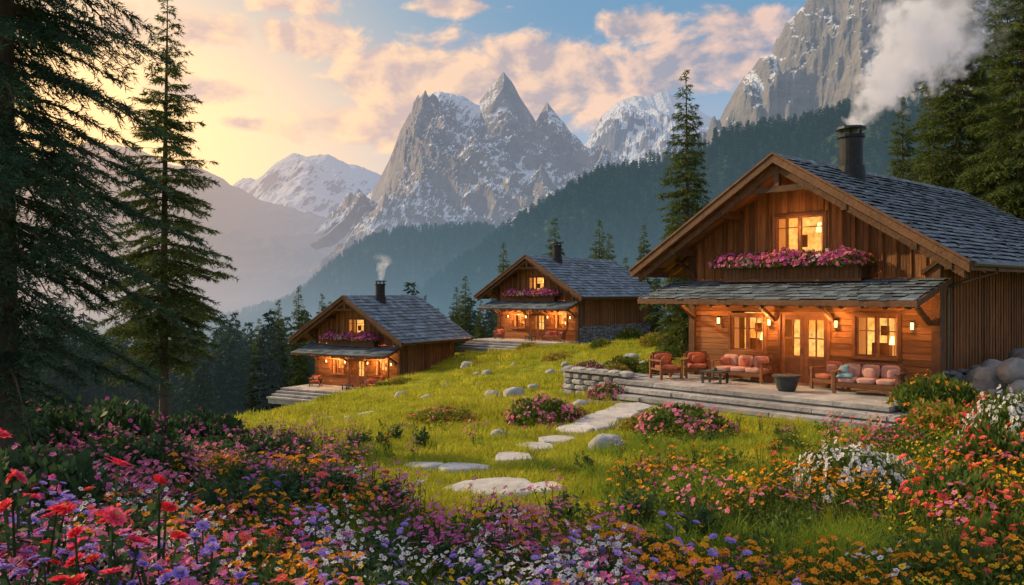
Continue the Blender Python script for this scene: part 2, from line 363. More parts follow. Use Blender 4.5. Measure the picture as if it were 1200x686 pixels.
def forest(name,mesh,n,azr,rr,hr,seed,fz=ground,ok=None):
    rg=np.random.RandomState(seed); az=rg.uniform(*azr,n); r=np.exp(rg.uniform(math.log(rr[0]),math.log(rr[1]),n))
    x=r*np.sin(az); y=r*np.cos(az); z=fz(x,y)
    k=np.ones(n,bool) if ok is None else ok(x,y,z)
    return scatter(name,mesh,np.stack([x,y,z-.3],1)[k],rg.uniform(hr[0],hr[1],n)[k],rng=rg)
okf=lambda x,y,z:((z<-11.5)|(np.hypot(x,y)>100))
for i in range(3): forest('distant_conifer_forest',M_far[i],700,(-.62,.10),(86,420),(8,15),100+i,ok=okf)
forest('distant_conifer_forest',M_far[0],350,(.10,.62),(95,350),(10,18),120)
forest('distant_conifer_forest',M_far2,3200,(-.62,.3),(400,1400),(11,19),130)
def hill(name,pts,D,front,zf,seed,ntree,th,back=.3):
    pts=np.array(pts,float)
    def fz(x,y):
        x=np.asarray(x,float); y=np.asarray(y,float)
        px=x/D*1000+600; S=(343-np.interp(px,pts[:,0],pts[:,1]))/1000*D
        v=(D-y)/front; p=np.clip(1-np.abs(v)**1.15,0,1)**.9
        z=zf+(S-zf)*p
        z+= np.minimum(1,np.abs(v)*3+.1)*(S-zf)*.13*(np.sin(x/D*17+seed+y/D*6)+.6*np.sin(x/D*41+seed*2-y/D*13))*p
        return z
    px=np.linspace(pts[0,0],pts[-1,0],200); X=(px-600)/1000*D; Y=np.linspace(D-front,D+front*back,70)
    XX,YY=np.meshgrid(X,Y); ZZ=fz(XX,YY); idx=np.arange(XX.size).reshape(XX.shape)
    F=np.stack([idx[:-1,:-1],idx[:-1,1:],idx[1:,1:],idx[1:,:-1]],-1).reshape(-1,4)
    b=MB(); b.add(np.stack([XX,YY,ZZ],-1).reshape(-1,3),F); b.obj(name,[hillm],smooth=True)
    rg=np.random.RandomState(seed); x=rg.uniform(X[0],X[-1],ntree); y=D-front*rg.uniform(-.05,1,ntree)
    scatter('hillside_conifer_forest',M_far2,np.stack([x,y,fz(x,y)-.5],1),rg.uniform(*th,ntree),rng=rg)
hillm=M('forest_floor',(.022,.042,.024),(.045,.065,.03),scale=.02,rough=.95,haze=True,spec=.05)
hill('forested_hill',[(380,420),(440,385),(500,345),(545,318),(580,290),(615,262),(700,214),(745,196),(785,182),(850,165),(950,150),(1100,120),(1300,110)],900,420,-85,2,8500,(9,20))
hill('forested_hill',[(150,420),(250,385),(320,362),(365,348),(400,312),(430,292),(470,279),(520,272),(560,270),(640,285),(750,330)],1700,650,-95,4,6000,(13,24))
print('forest',time.time()-T0)
# ------------------------------------------------------------ cabin materials
wood_v=M('timber_boards',(.32,.14,.055),(.17,.070,.030),scale=3,rough=.7,bump=.6,bscale=9,rnd='island',rv=.42,stretch=(4,4,.4))
wood_h=M('timber_logs',(.30,.135,.055),(.17,.074,.032),scale=3,rough=.7,bump=.6,bscale=9,rnd='island',rv=.34,stretch=(.4,4,4))
wood_d=M('dark_timber',(.14,.068,.036),(.075,.040,.024),scale=4,rough=.7,bump=.5,rnd='island',rv=.25,stretch=(1,1,1))
wood_s=M('soffit_boards',(.30,.13,.05),(.18,.078,.033),scale=3,rough=.65,rnd='island',rv=.3)
wood_b=M('barge_timber',(.17,.082,.042),(.10,.05,.028),scale=3,rough=.65,bump=.4,rnd='island',rv=.2)
slate=M('roof_slate',(.075,.105,.150),(.135,.175,.225),scale=2.,rough=.58,bump=.5,bscale=12,rnd='island',rv=.5,spec=.4)
metal=M('dark_metal',(.02,.022,.026),(.035,.037,.04),scale=5,rough=.45,metal=.6)
pipe=M('drainpipe_metal',(.10,.09,.085),(.14,.125,.115),scale=5,rough=.4,metal=.7)
stone=M('deck_stone',(.36,.36,.38),(.22,.22,.24),scale=1.6,rough=.85,bump=.9,bscale=7,rnd='island',rv=.22)
rubble=M('rubble_stone',(.27,.27,.29),(.15,.155,.17),scale=3,rough=.9,bump=.8,bscale=8,rnd='island',rv=.3)
cush_r=M('terracotta_cushion',(.40,.13,.08),(.32,.10,.065),scale=20,rough=.95,bump=.2)
cush_p=M('rose_cushion',(.50,.30,.27),(.40,.22,.20),scale=20,rough=.95,bump=.2)
cush_b=M('blue_blanket',(.12,.26,.34),(.24,.38,.46),scale=14,rough=.95,bump=.3)
wood_f=M('chair_wood',(.26,.11,.045),(.17,.07,.035),scale=6,rough=.5,rnd='island')
pot=M('planter_iron',(.035,.04,.045),(.06,.065,.07),scale=8,rough=.6)
def emat(name,c1,c2,st,scale=1.2,seed=0):
    m,nt,out=newmat(name); co=nt.new('ShaderNodeTexCoord').outputs['Object']
    n=nt.mr(nt.noise(nt.vm('ADD',co,(seed,0,seed)),scale,3,.5),.35,.65)
    n2=nt.mr(nt.noise(co,5.,3,.6),.3,.7,.55,1.25)
    c=nt.mix(n,(*c1,1),(*c2,1)); e=nt.new('ShaderNodeEmission'); nt.setin(e.inputs[0],c); nt.setin(e.inputs[1],nt.m('MULTIPLY',n2,st))
    nt.l.new(e.outputs[0],out.inputs[0]); return m
glowm=emat('lit_interior',(1.,.34,.05),(1.,.58,.15),1.3)
bulb=emat('lamp_bulb',(1.,.58,.20),(1.,.66,.28),4.)
curt=M('curtain_cloth',(.5,.26,.11),(.4,.19,.08),scale=8,rough=.9,emis=((1,.36,.08),.4),stretch=(4,1,.3))  # cloth given a warm emission, painted room glow
leafm=M('shrub_leaves',(.068,.125,.022),(.135,.190,.034),scale=2.,rough=.7,rnd='island',rv=.45,transl=.35,spec=.25)
leafd=M('dark_leaves',(.034,.082,.034),(.068,.125,.040),scale=2.,rough=.65,rnd='island',rv=.45,transl=.3,spec=.3)
gold=M('golden_leaves',(.16,.19,.025),(.29,.27,.035),scale=2.,rough=.7,rnd='island',rv=.4,transl=.4)
def fm(n,a,b_,c3=None): return M(n,a,b_,scale=6,rough=.7,rnd='island',rv=.22,transl=.35,c3=c3,spec=.2)
f_red=fm('red_petals',(.76,.03,.05),(.82,.07,.11)); f_pink=fm('pink_petals',(.78,.18,.35),(.84,.36,.47),(.68,.12,.33)); f_mag=fm('magenta_petals',(.58,.06,.34),(.72,.17,.48))
f_pur=fm('purple_petals',(.30,.18,.72),(.46,.34,.82)); f_wht=fm('white_petals',(.82,.80,.82),(.74,.72,.80)); f_org=fm('orange_petals',(.86,.22,.012),(.88,.40,.02),(.88,.32,.012)); f_yel=fm('yellow_petals',(.86,.54,.02),(.88,.60,.04))
f_cor=fm('coral_petals',(.84,.09,.08),(.86,.20,.14)); f_ctr=M('flower_centre',(.45,.26,.03))
# ------------------------------------------------------------ flower pieces
def flower_tmpl(np_=6,cup=.35,w=.42,layers=1):
    V=[];F=[];mi=[]
    for l in range(layers):
        s=1-.28*l; cu=cup+.45*l
        for i in range(np_):
            a=6.283*(i+.5*l)/np_; ca,sa=math.cos(a),math.sin(a); n=len(V)
            for (r,t,z) in ((.08,0,0),(.6,-w,cu*.5),(1.,0,cu*.55),(.6,w,cu*.5)):
                V.append((s*(r*ca-t*sa),s*(r*sa+t*ca),s*z+.03*l))
            F.append([n,n+1,n+2,n+3]); mi.append(0)
    n=len(V)
    for i in range(6): V.append((.2*math.cos(i*1.047),.2*math.sin(i*1.047),.14+.1*layers))
    F.append(list(range(n,n+6))); mi.append(1)
    return np.array(V),F,mi
def add_tmpl(b,tm,pos,nrm,size,rg,m0,m1):
    V,F,mi=tm; nrm=np.array(nrm,float); nrm/=np.linalg.norm(nrm)+1e-9
    t=rg.normal(0,1,3); e1=np.cross(nrm,t); e1/=np.linalg.norm(e1)+1e-9; e2=np.cross(nrm,e1)
    W=(V[:,:1]*e1+V[:,1:2]*e2+V[:,2:]*nrm)*size+np.array(pos); b.add(W,F,[m0 if q==0 else m1 for q in mi])
def leaves(b,P,Dd,ln,w,rg,mi):
    n=len(P); Dd=Dd/(np.linalg.norm(Dd,axis=1)[:,None]+1e-9); s=np.cross(Dd,rg.normal(0,1,(n,3))); s/=np.linalg.norm(s,axis=1)[:,None]+1e-9
    ln=np.broadcast_to(ln,(n,))[:,None]; w=ln*w
    V=np.stack([P,P+Dd*ln*.5+s*w,P+Dd*ln,P+Dd*ln*.5-s*w],1).reshape(-1,3)
    b.add(V,np.arange(4*n).reshape(n,4),mi)
FT1=flower_tmpl(5,.3); FT2=flower_tmpl(7,.3,.34,2); FT3=flower_tmpl(9,.25,.34,4)
def shrub(name,nl,ls,nf,fs,lm,fmt,seed,tm=FT1,flat=.75,lw=.28):
    rg=np.random.RandomState(seed); b=MB()
    d=rg.normal(0,1,(nl,3)); d[:,2]=np.abs(d[:,2]); d/=np.linalg.norm(d,axis=1)[:,None]
    lump=np.array([1+.22*mn.noise(Vector(q*2.2)+Vector((seed,0,0)))+.15*mn.noise(Vector(q*5)+Vector((0,seed,0))) for q in d])
    r=(.45+.55*rg.rand(nl)**.45)*lump; P=d*r[:,None]; P[:,2]*=flat
    leaves(b,P,d+rg.normal(0,.6,(nl,3))+[0,0,.25],ls*rg.uniform(.6,1.3,nl),lw,rg,0)
    for i in range(nf):
        q=rg.normal(0,1,3); q[2]=abs(q[2])+.15; q/=np.linalg.norm(q)
        l=1+.22*mn.noise(Vector(q*2.2)+Vector((seed,0,0)))+.15*mn.noise(Vector(q*5)+Vector((0,seed,0)))
        if mn.noise(Vector(q*3)+Vector((seed,5,0)))<-.15: continue
        p=q*l*rg.uniform(.98,1.14); p[2]*=flat
        add_tmpl(b,tm,p,q+rg.normal(0,.35,3),fs*rg.uniform(.7,1.25),rg,1,2)
    return b.mesh(name,[lm,fmt,f_ctr])
def plant(name,h,nst,spread,nleaf,ll,fs,lm,fmt,seed,tm=FT1,per=1,lw=.16):
    rg=np.random.RandomState(seed); b=MB()
    for i in range(nst):
        a=rg.rand()*6.28; r0=spread*.35*rg.rand(); r1=spread*rg.uniform(.3,1); hh=h*rg.uniform(.55,1.1)
        p0=np.array([r0*math.cos(a),r0*math.sin(a),0]); p2=np.array([r1*math.cos(a+.3),r1*math.sin(a+.3),hh]); p1=(p0+p2)/2+[0,0,hh*.1]
        b.tube([p0,p1,p2],[.006*h/.5,.005*h/.5,.003*h/.5],3,0,cap=False)
        t=rg.rand(nleaf)*.95; P=p0*(1-t[:,None])**2+2*p1*(t*(1-t))[:,None]+p2*(t**2)[:,None]
        Dd=rg.normal(0,1,(nleaf,3)); Dd[:,2]=np.abs(Dd[:,2])*.6+.2; leaves(b,P,Dd,ll*rg.uniform(.6,1.2,nleaf)*(1.1-t*.6),lw,rg,0)
        for k in range(per):
            q=p2+[0,0,.015]+ (rg.normal(0,1,3)*fs*1.5*(per>1)); add_tmpl(b,tm,q,np.array([rg.normal(0,.4),-.35+rg.normal(0,.4),.9]),fs*rg.uniform(.75,1.2),rg,1,2)
    return b.mesh(name,[lm,fmt,f_ctr])
# ------------------------------------------------------------ furniture
def sofa(name,w,mtx,c1,c2,pillows=2,blanket=False):
    e=mkobj(name,None); e.matrix_world=mtx; b=MB(); d=.8
    for x in (-w/2,w/2-.08):
        for y in (-.38,.32): b.box(x,x+.08,y,y+.07,0,.60 if y<0 else .78)
        b.box(x-.02,x+.10,-.40,.38,.60,.65); b.box(x+.02,x+.06,-.31,.32,.30,.36)
    b.box(-w/2+.08,w/2-.08,-.37,-.32,.2,.32); b.box(-w/2+.08,w/2-.08,.33,.38,.2,.32)
    for i in range(int(w/.12)): 
        x=-w/2+.12+i*.12
        if x<w/2-.12: b.box(x,x+.05,.335,.375,.321,.80)
    b.box(-w/2+.081,w/2-.081,.32,.39,.80,.87); b.box(-w/2+.081,w/2-.081,-.31,.32,.27,.30)
    b.obj('frame',[wood_f],e)
    n=max(1,round(w/.7)); s=MB(); cw=(w-.2)/n
    for i in range(n):
        x=-w/2+.1+cw*(i+.5); s.sell((x,-.02,.385),(cw*.49,.35,.08),6,0,28,12); s.sell((x,.23,.63),(cw*.47,.08,.20),5,0,28,12)
    s.obj('cushions',[c1],e,smooth=True)
    p=MB()
    for i in range(pillows):
        x=(-w/2+.25+(w-.5)*i/max(1,pillows-1)) if pillows>1 else 0
        p.sell((x,.09,.59),(.17,.065,.15),3.6,rot=.25*(-1)**i)
    if pillows: p.obj('pillows',[c2],e,smooth=True)
    if blanket:
        q=MB(); q.sell((-w/2+.28,-.1,.50),(.22,.30,.06),3.,nz=.35,seed=3); q.sell((-w/2+.2,.1,.62),(.16,.1,.16),2.6,nz=.3,seed=5); q.obj('blanket',[cush_b],e,smooth=True)
    return e
def table(name,mtx,round_=True):
    e=mkobj(name,None); e.matrix_world=mtx; b=MB()
    if round_:
        b.tube([(0,0,0),(0,0,.05),(0,0,.25),(0,0,.40),(0,0,.42)],[.22,.26,.33,.36,.37],18); b.tube([(0,0,.421),(0,0,.47)],[.41,.41],18); b.obj('bowl',[pot],e)
    else:
        b.box(-.38,.38,-.3,.3,.34,.40)
        for x in (-.34,.28):
            for y in (-.26,.20): b.box(x,x+.06,y,y+.06,0,.34)
        b.box(-.28,.28,-.2,.2,.12,.15)
        b.tube([(0,0,.401),(0,0,.43),(0,0,.50)],[.07,.09,.05],10); b.obj('top',[pot],e)
    return e
# ------------------------------------------------------------ cabin
FS=shrub('planter_bush',380,.22,180,.12,leafm,f_pink,3,FT1,flat=.85)
FS2=shrub('planter_bush_b',380,.22,180,.12,leafm,f_mag,4,FT1,flat=.85)
FS3=shrub('planter_bush_c',380,.22,150,.12,leafm,f_cor,14,FT1,flat=.85)
FS4=shrub('planter_bush_d',380,.22,150,.12,leafm,f_wht,15,FT1,flat=.85)
def cabin(P,yaw,s,B,lod=0,lights=40.):
    e=mkobj('timber_cabin',None,None,P,rz=yaw,sc=s); mtx=Matrix.Translation(P)@Matrix.Rotation(yaw,4,'Z')@Matrix.Scale(s,4)
    c=4.1; W=8.4; AZp=7.17; sl=.614; hw=5.65; fo=1.5; th=.2
    roofz=lambda x: AZp-sl*abs(x-c)-th-.02
    ops=[(1.6,2.9,.95,2.12),(3.5,5.1,0.,2.18),(6.0,7.3,.98,2.2),(3.3,5.0,4.1,5.35)]
    b=MB(); x=0.; rg=random.Random(3); cuts=sorted(set([3.3,5.0])); 
    while x<W-.01:
        x1=min(x+.21,W)
        for cc in cuts:
            if x+.02<cc<x1-.0: x1=cc
        segs=[(2.9,None)]
        if x>=3.3-.01 and x1<=5.0+.01: segs=[(2.9,4.1),(5.35,None)]
        for (za,zb) in segs:
            y0=-.03-rg.random()*.012
            if zb is None:
                z0a,z0b=roofz(x),roofz(x1-.012)
                if x<c<x1: z0a=z0b=min(z0a,z0b)
                V=[(x,y0,za),(x1-.012,y0,za),(x1-.012,.1,za),(x,.1,za),(x,y0,z0a),(x1-.012,y0,z0b),(x1-.012,.1,z0b),(x,.1,z0a)]
                b.add(V,[[0,3,2,1],[4,5,6,7],[0,1,5,4],[1,2,6,5],[2,3,7,6],[3,0,4,7]])
            else: b.box(x,x1-.012,y0,.1,za,zb)
        x=x1
    x=.1
    while x<W:
        if not(3.2<x<5.1): b.box(x-.02,x+.02,-.075,-.045,2.95,roofz(x)-.03)
        x+=.42
    b.obj('gable_boards',[wood_v],e)
    b=MB(); z=0.
    while z<2.9-.01:
        z1=min(z+.19,2.9); xs=[0.]
        for (xa,xb,za,zb) in ops[:3]:
            if z1>za+.02 and z<zb-.02: xs+=[xa,xb]
        xs.append(W)
        for k in range(0,len(xs),2): b.box(xs[k],xs[k+1],-.02-.01*rg.random(),.1,z,z1-.012)
        z=z1
    b.obj('front_wall_boards',[wood_h],e)
    b=MB(); y=.1; ez=roofz(W)-.02
    while y<B:
        y1=min(y+.24,B); b.box(W-.1,W+.01*rg.random(),y,y1-.014,.55,ez); b.box(0-.01*rg.random(),.1,y,y1-.014,0,ez); 
        b.box(W+.012,W+.035,y1-.03,y1+.02,.6,ez-.02)
        y=y1
    b.box(0.1,W-.1,B-.1,B,0,ez); b.add([(0,B-.05,ez),(W,B-.05,ez),(c,B-.05,AZp-th-.05)],[[0,1,2],[2,1,0]])
    b.obj('side_wall_boards',[wood_v],e)
    b=MB()
    for xx in (-.10,W-.14): b.box(xx,xx+.24,-.12,.14,0,roofz(xx+.12)-.12)
    b.box(.14,W-.14,-.14,-.035,2.86,3.02)
    b.box(.14,W-.14,.11,.3,-.0,.02)
    for xx in (-1.2,0.02,1.9,c-.09,6.2,W-.2,9.1):
        zt=AZp-sl*max(abs(xx-c),abs(xx+.18-c))-th-.05; b.box(xx,xx+.18,-fo+.12,-.04,zt-.22,zt)
    y0=-fo+.15
    b.box(c-1.55,c+1.55,y0,y0+.14,6.02,6.2); b.box(c-.09,c+.09,y0-.01,y0+.13,6.2,AZp-.35)
    for sg in (-1,1):
        b.par((c+sg*.0,y0-.004,AZp-.52),(sg*hw*.97,0,-sl*hw*.97),(0,.15,0),(0,0,.2))
        b.par((c+sg*3.9,-.05,3.4),(sg*1.0,0,.72),(0,-.12,0),(0,0,.14))
    b.obj('timber_frame',[wood_d],e)
    b=MB(); y0=-fo; LY=B+fo+.8
    for sg in (-1,1):
        b.par((c,y0,AZp-th),(sg*hw,0,-sl*hw),(0,LY,0),(0,0,th-.05),0)
    b.obj('roof_deck',[wood_d],e)
    b=MB()
    for sg in (-1,1):
        y=y0+.02
        while y<y0+LY-.05:
            b.par((c+sg*.02,y,AZp-th-.03),(sg*(hw-.06),0,-sl*(hw-.06)),(0,.185,0),(0,0,.025)); y+=.2
            if y>.0 and y<B: y=B
    y=.3
    while y<B:
        b.par((W+.02,y,roofz(W)-.20),(1.1,0,-1.1*sl),(0,.12,0),(0,0,.15)); b.par((-.02,y,roofz(0)-.20),(-1.1,0,-1.1*sl),(0,.12,0),(0,0,.15)); y+=.85
    b.obj('soffit',[wood_s],e)
    b=MB()
    for sg in (-1,1):
        b.par((c,y0-.07,AZp-th-.06),(sg*(hw+.03),0,-sl*(hw+.03)),(0,.065,0),(0,0,.24))
        b.par((c,y0-.10,AZp+.0),(sg*(hw+.05),0,-sl*(hw+.05)),(0,.12,0),(0,0,.07))
        b.box(c+sg*hw if sg>0 else c-hw-.05,c+hw+.05 if sg>0 else c-hw,y0+.03,y0+LY,AZp-sl*hw-th-.02,AZp-sl*hw+.0)
    b.obj('barge_boards',[wood_b],e)
    def slates(b,o,u,v,lu,lv,rows,wid,nrm,seed):
        rg=random.Random(seed); o,u,v,nrm=[np.array(q,float) for q in (o,u,v,nrm)]
        for r in range(rows):
            a=r*lv/rows; t=-rg.random()*wid
            while t<lu:
                w=wid*rg.uniform(.7,1.35); ta=max(t,0); tb=min(t+w-.012,lu)
                if tb-ta>.03:
                    ex=lv/rows*1.25+rg.uniform(-.03,.04); h0=.012+rg.random()*.01; h1=.055+rg.random()*.04
                    b.par(o+u*ta+v*a+nrm*h0,u*(tb-ta),v*ex+nrm*(h1-h0),nrm*.018)
                t+=w
    b=MB(); L_=math.hypot(1,sl)
    rows=24 if lod==0 else 15; wid=.34 if lod==0 else .5
    for sg in (-1,1):
        slates(b,(c,y0+.05,AZp-.05),(0,1,0),(sg/L_,0,-sl/L_),LY-.05,hw*L_-.05,rows,wid,(sg*sl/L_,0,1/L_),5+sg)
    y=y0+.03
    while y<y0+LY-.3:
        b.par((c-.16,y,AZp-.10),(.16,0,.12),(0,.38,0),(0,0,.03)); b.par((c+.16,y,AZp-.10),(-.16,0,.12),(0,.38,0),(0,0,.03)); y+=.4
    b.obj('roof_slates',[slate],e)
    b=MB(); x0,x1=-.55,8.75; iz,oz,dp=3.28,2.66,2.15; CL=math.hypot(iz-oz,dp)
    b.par((x0,-.15,iz-.06),(x1-x0,0,0),(0,-dp,oz-iz),(0,0,.06),0)
    b.box(x0-.04,x1+.04,-.15-dp-.06,-.15-dp,oz-.14,oz+.03)
    for xx in (x0-.05,x1): b.par((xx,-.15,iz-.14),(.05,0,0),(0,-dp,oz-iz),(0,0,.17))
    xx=x0+.3
    while xx<x1: b.par((xx,-.15,iz-.22),(.1,0,0),(0,-dp+.1,oz-iz),(0,0,.14)); xx+=.62
    for xx in (.1,W-.25,3.2,5.25): b.par((xx,-.12,1.95),(.12,0,0),(0,-1.1,.62),(0,0,.13))
    b.obj('canopy_frame',[wood_d],e)
    b=MB(); slates(b,(x0,-.15,iz+.0),(1,0,0),(0,-dp/CL,(oz-iz)/CL),x1-x0,CL,7 if lod==0 else 5,wid,(0,(iz-oz)/CL*.95,dp/CL),9)
    b.obj('canopy_slates',[slate],e)
    b=MB(); g=MB(); cu=MB()
    for k,(xa,xb,za,zb) in enumerate(ops):
        fr=.09; yo=-.09
        b.box(xa-fr,xa,yo,.12,za-fr*(za>0.1),zb+fr); b.box(xb,xb+fr,yo,.12,za-fr*(za>0.1),zb+fr)
        b.box(xa,xb,yo,.12,zb,zb+fr)
        if za>.1: b.box(xa,xb,yo-.05,.12,za-fr,za)
        if k==1:
            mid=(xa+xb)/2
            for (a0,a1) in ((xa,mid-.01),(mid+.01,xb)):
                b.box(a0,a0+.13,-.04,.02,0.01,zb); b.box(a1-.13,a1,-.04,.02,0.01,zb); b.box(a0+.13,a1-.13,-.04,.02,zb-.15,zb); b.box(a0+.13,a1-.13,-.04,.02,.01,.26)
                b.box(a0+.13,a1-.13,-.04,.02,.26,.29); b.box(a0+.13,a1-.13,-.032,.014,.8,.88); b.box(a0+.13,a1-.13,-.032,.014,1.42,1.46)
                m_=(a0+a1)/2; b.box(m_-.02,m_+.02,-.03,.012,.88,1.42); b.box(m_-.02,m_+.02,-.03,.012,1.46,zb-.15)
                b.box(a0+.131,a1-.131,-.028,.01,.29,.8)
            b.box(mid-.09,mid-.05,-.09,-.041,.98,1.12)
        else:
            nx=2; 
            for i in range(nx):
                a0=xa+(xb-xa)*i/nx; a1=xa+(xb-xa)*(i+1)/nx
                b.box(a0,a0+.06,-.05,.03,za,zb); b.box(a1-.06,a1,-.05,.03,za,zb); b.box(a0+.06,a1-.06,-.05,.03,za,za+.06); b.box(a0+.06,a1-.06,-.05,.03,zb-.06,zb)
                if k!=3: b.box((a0+a1)/2-.014,(a0+a1)/2+.014,-.03,.01,za+.06,zb-.06); b.box(a0+.06,a1-.06,-.033,.012,za+(zb-za)*.62,za+(zb-za)*.62+.028)
                else: b.box(a0+.06,a1-.06,-.033,.012,za+(zb-za)*.70,za+(zb-za)*.70+.028)
            for j in range(5):
                cu.box(xa+j*.045,xa+j*.045+.035,.16+.02*(j%2),.2,za,zb); cu.box(xb-j*.045-.035,xb-j*.045,.16+.02*(j%2),.2,za,zb)
        g.add([(xa-.1,.95,za-.1),(xb+.1,.95,za-.1),(xb+.1,.95,zb+.1),(xa-.1,.95,zb+.1)],[[0,1,2,3]])
        for q in (((xa-.1,.13,za-.05),(xb-xa+.2,0,0),(0,.82,0)),((xa-.1,.13,zb+.05),(xb-xa+.2,0,0),(0,.82,0)),((xa-.1,.13,za-.05),(0,0,zb-za+.1),(0,.82,0)),((xb+.1,.13,za-.05),(0,0,zb-za+.1),(0,.82,0))):
            o=np.array(q[0]);u=np.array(q[1]);v=np.array(q[2]); cu.add([o,o+u,o+u+v,o+v],[[0,1,2,3]],1)
        if k in(0,2): 
            cu.box(xa+.2,xa+.75,.6,.8,za-.04,za+.38,1); cu.tube([(xb-.4,.6,za),(xb-.4,.6,za+.35)],[.03,.03],6,1); cu.tube([(xb-.4,.6,za+.35),(xb-.4,.6,za+.6)],[.16,.1],10,2)
            cu.box(xa+.35,xa+.6,.88,.93,za+.6,za+.9,1)
        if k==3: cu.tube([(xa+1.2,.6,zb-.5),(xa+1.2,.6,zb-.2)],[.13,.06],10,2); cu.box(xa+.3,xa+.6,.85,.92,za+.3,za+.7,1)
    b.obj('window_and_door_frames',[wood_f],e); g.obj('lit_rooms',[glowm],e); cu.obj('curtains_and_room_things',[curt,wood_s,bulb],e)
    b=MB()
    for xx in (3.15,5.45,1.2,7.75):
        b.box(xx-.02,xx+.02,-.20,-.04,2.06,2.09); b.tube([(xx,-.2,2.09),(xx,-.2,2.04)],[.02,.09],6,0); b.tube([(xx,-.2,1.82),(xx,-.2,1.79)],[.07,.05],6,0)
        b.tube([(xx,-.2,1.83),(xx,-.2,2.03)],[.045,.05],8,1)
    for xx in (1.,2.5,4.3,6.1,7.7): b.tube([(xx,-1.0,2.78),(xx,-1.0,2.74)],[.07,.06],10,1)
    b.obj('porch_lanterns',[metal,bulb],e)
    LL_=((3.15,-.5,1.95,1),(5.45,-.5,1.95,1),(1.0,-.9,2.35,1.),(7.7,-.9,2.35,1.),(4.3,-1.1,2.4,.8)) if lod==0 else ((2.,-.8,2.2,2.2),(6.5,-.8,2.2,2.2))
    for xx,yy,zz,pw in LL_:
        l=bpy.data.lights.new('porch_light','POINT'); l.energy=lights*pw; l.color=(1,.42,.11); l.shadow_soft_size=.08
        o=mkobj('porch_light',l,e,(xx,yy,zz))
    if lod==0:
        l=bpy.data.lights.new('window_light','POINT'); l.energy=lights*.45; l.color=(1,.45,.14); l.shadow_soft_size=.1; mkobj('window_light',l,e,(4.15,-.55,5.0))
    b=MB(); px0,px1=1.75,6.45; b.box(px0,px1,-.62,-.60,3.3,3.72); 
    xx=px0
    while xx<px1-.05: b.box(xx,min(xx+.15,px1)-.012,-.66,-.622,3.28,3.76); xx+=.15
    b.box(px0,px0+.05,-.60,-.1,3.3,3.72); b.box(px1-.05,px1,-.60,-.1,3.3,3.72); b.box(px0,px1,-.599,-.1,3.3,3.34)
    b.box(px0-.04,px1+.04,-.70,-.621,3.761,3.83); b.box(px0-.03,px1+.03,-.69,-.661,3.24,3.33)
    for xx in (2.1,4.1,6.0): b.par((xx,-.05,2.95),(.1,0,0),(0,-.5,.26),(0,0,.1))
    b.obj('balcony_planter',[wood_b],e)
    rr=random.Random(8); N=22 if lod==0 else 14
    for i in range(N):
        xx=px0-.05+(px1-px0+.1)*(i+.5)/N; mkobj('planter_flowers',(FS,FS2,FS,FS3,FS4,FS2)[i%6],e,(xx,-.46-.16*(i%3),3.70),rr.random()*6,(.44 if lod==0 else .56)*rr.uniform(.85,1.3))
    b=MB(); cx,cy=c+.6,2.3; b.tube([(cx,cy,6.2),(cx,cy,8.05)],[.38,.38],20,0); b.tube([(cx,cy,8.05),(cx,cy,8.15)],[.44,.44],20); b.tube([(cx,cy,6.5),(cx,cy,7.1)],[.50,.44],20)
    b.tube([(cx,cy,8.32),(cx,cy,8.40)],[.48,.46],20)
    for a in range(6): b.box(cx+.34*math.cos(a*1.047)-.02,cx+.34*math.cos(a*1.047)+.02,cy+.34*math.sin(a*1.047)-.02,cy+.34*math.sin(a*1.047)+.02,8.15,8.32)
    b.obj('chimney',[metal],e)
    b=MB(); ex=c+hw+.1; b.tube([(ex,y0+.1,AZp-sl*hw-.05),(ex,y0+LY,AZp-sl*hw-.05)],[.08,.08],8)
    b.tube([(ex,.35,AZp-sl*hw-.08),(ex-.05,.35,AZp-sl*hw-.25),(W+.16,.35,AZp-sl*hw-.62),(W+.13,.35,AZp-sl*hw-.85),(W+.13,.35,.1)],[.05]*5,8)
    b.obj('gutter_and_drainpipe',[pipe],e)
    b=MB(); rg=random.Random(4); sb=.54 if lod==0 else 1.1; b.box(W-.15,W-.02,.1,B,-1.2,.54,0); b.box(0.02,.1,.1,B,-1.5,-.01,0)
    y=.15
    while y<B:
        z=-1.1
        while z<sb-.04:
            h=rg.uniform(.2,.34); w=rg.uniform(.3,.55); b.sell((W+.02,y+w/2,z+h/2),(.16,w/2+.01,min(h,sb+.03-z)/2+.01),3.2,0,10,6,nz=.15,seed=rg.random()*9); z+=h
        y+=rg.uniform(.32,.48)
    b.obj('rubble_base',[rubble],e)
    b=MB(); dx0,dx1,dd=-.5,8.6,3.5
    nx=6 if lod==0 else 5; ny=3
    for i in range(nx):
        for j in range(ny):
            xa=dx0+(dx1-dx0)*i/nx; xb=dx0+(dx1-dx0)*(i+1)/nx; ya=-dd+dd*j/ny; yb=-dd+dd*(j+1)/ny
            if j==ny-1: yb=-.03
            b.box(xa,xb-.012,ya-(.05 if j==0 else 0),yb-.012,-.12,-.002*(1+(i+j)%3))
    b.box(dx0+.05,dx1-.05,-dd+.06,.0,-1.0,-.12)
    for k in range(1,4):
        xx=dx0-.0; ww=dx1+.35*k
        while xx<ww-.2:
            w=min(rg.uniform(1.7,2.6),ww-xx); j0=rg.uniform(-.03,.03)
            b.box(xx,xx+w-.02,-dd-.5*k+j0,-dd-.5*(k-1)+.04,-.18*k-.12,-.18*k-.003*rg.randint(0,2)); xx+=w
        b.box(dx1+.35*(k-1)+.0,dx1+.35*k,-dd-.5*(k-1)+.045,-.3,-.18*k-.12,-.18*k)
        b.box(dx0+.1,ww-.08,-dd-.5*k+.10,-.5,-.18*k-.5,-.18*k-.12)
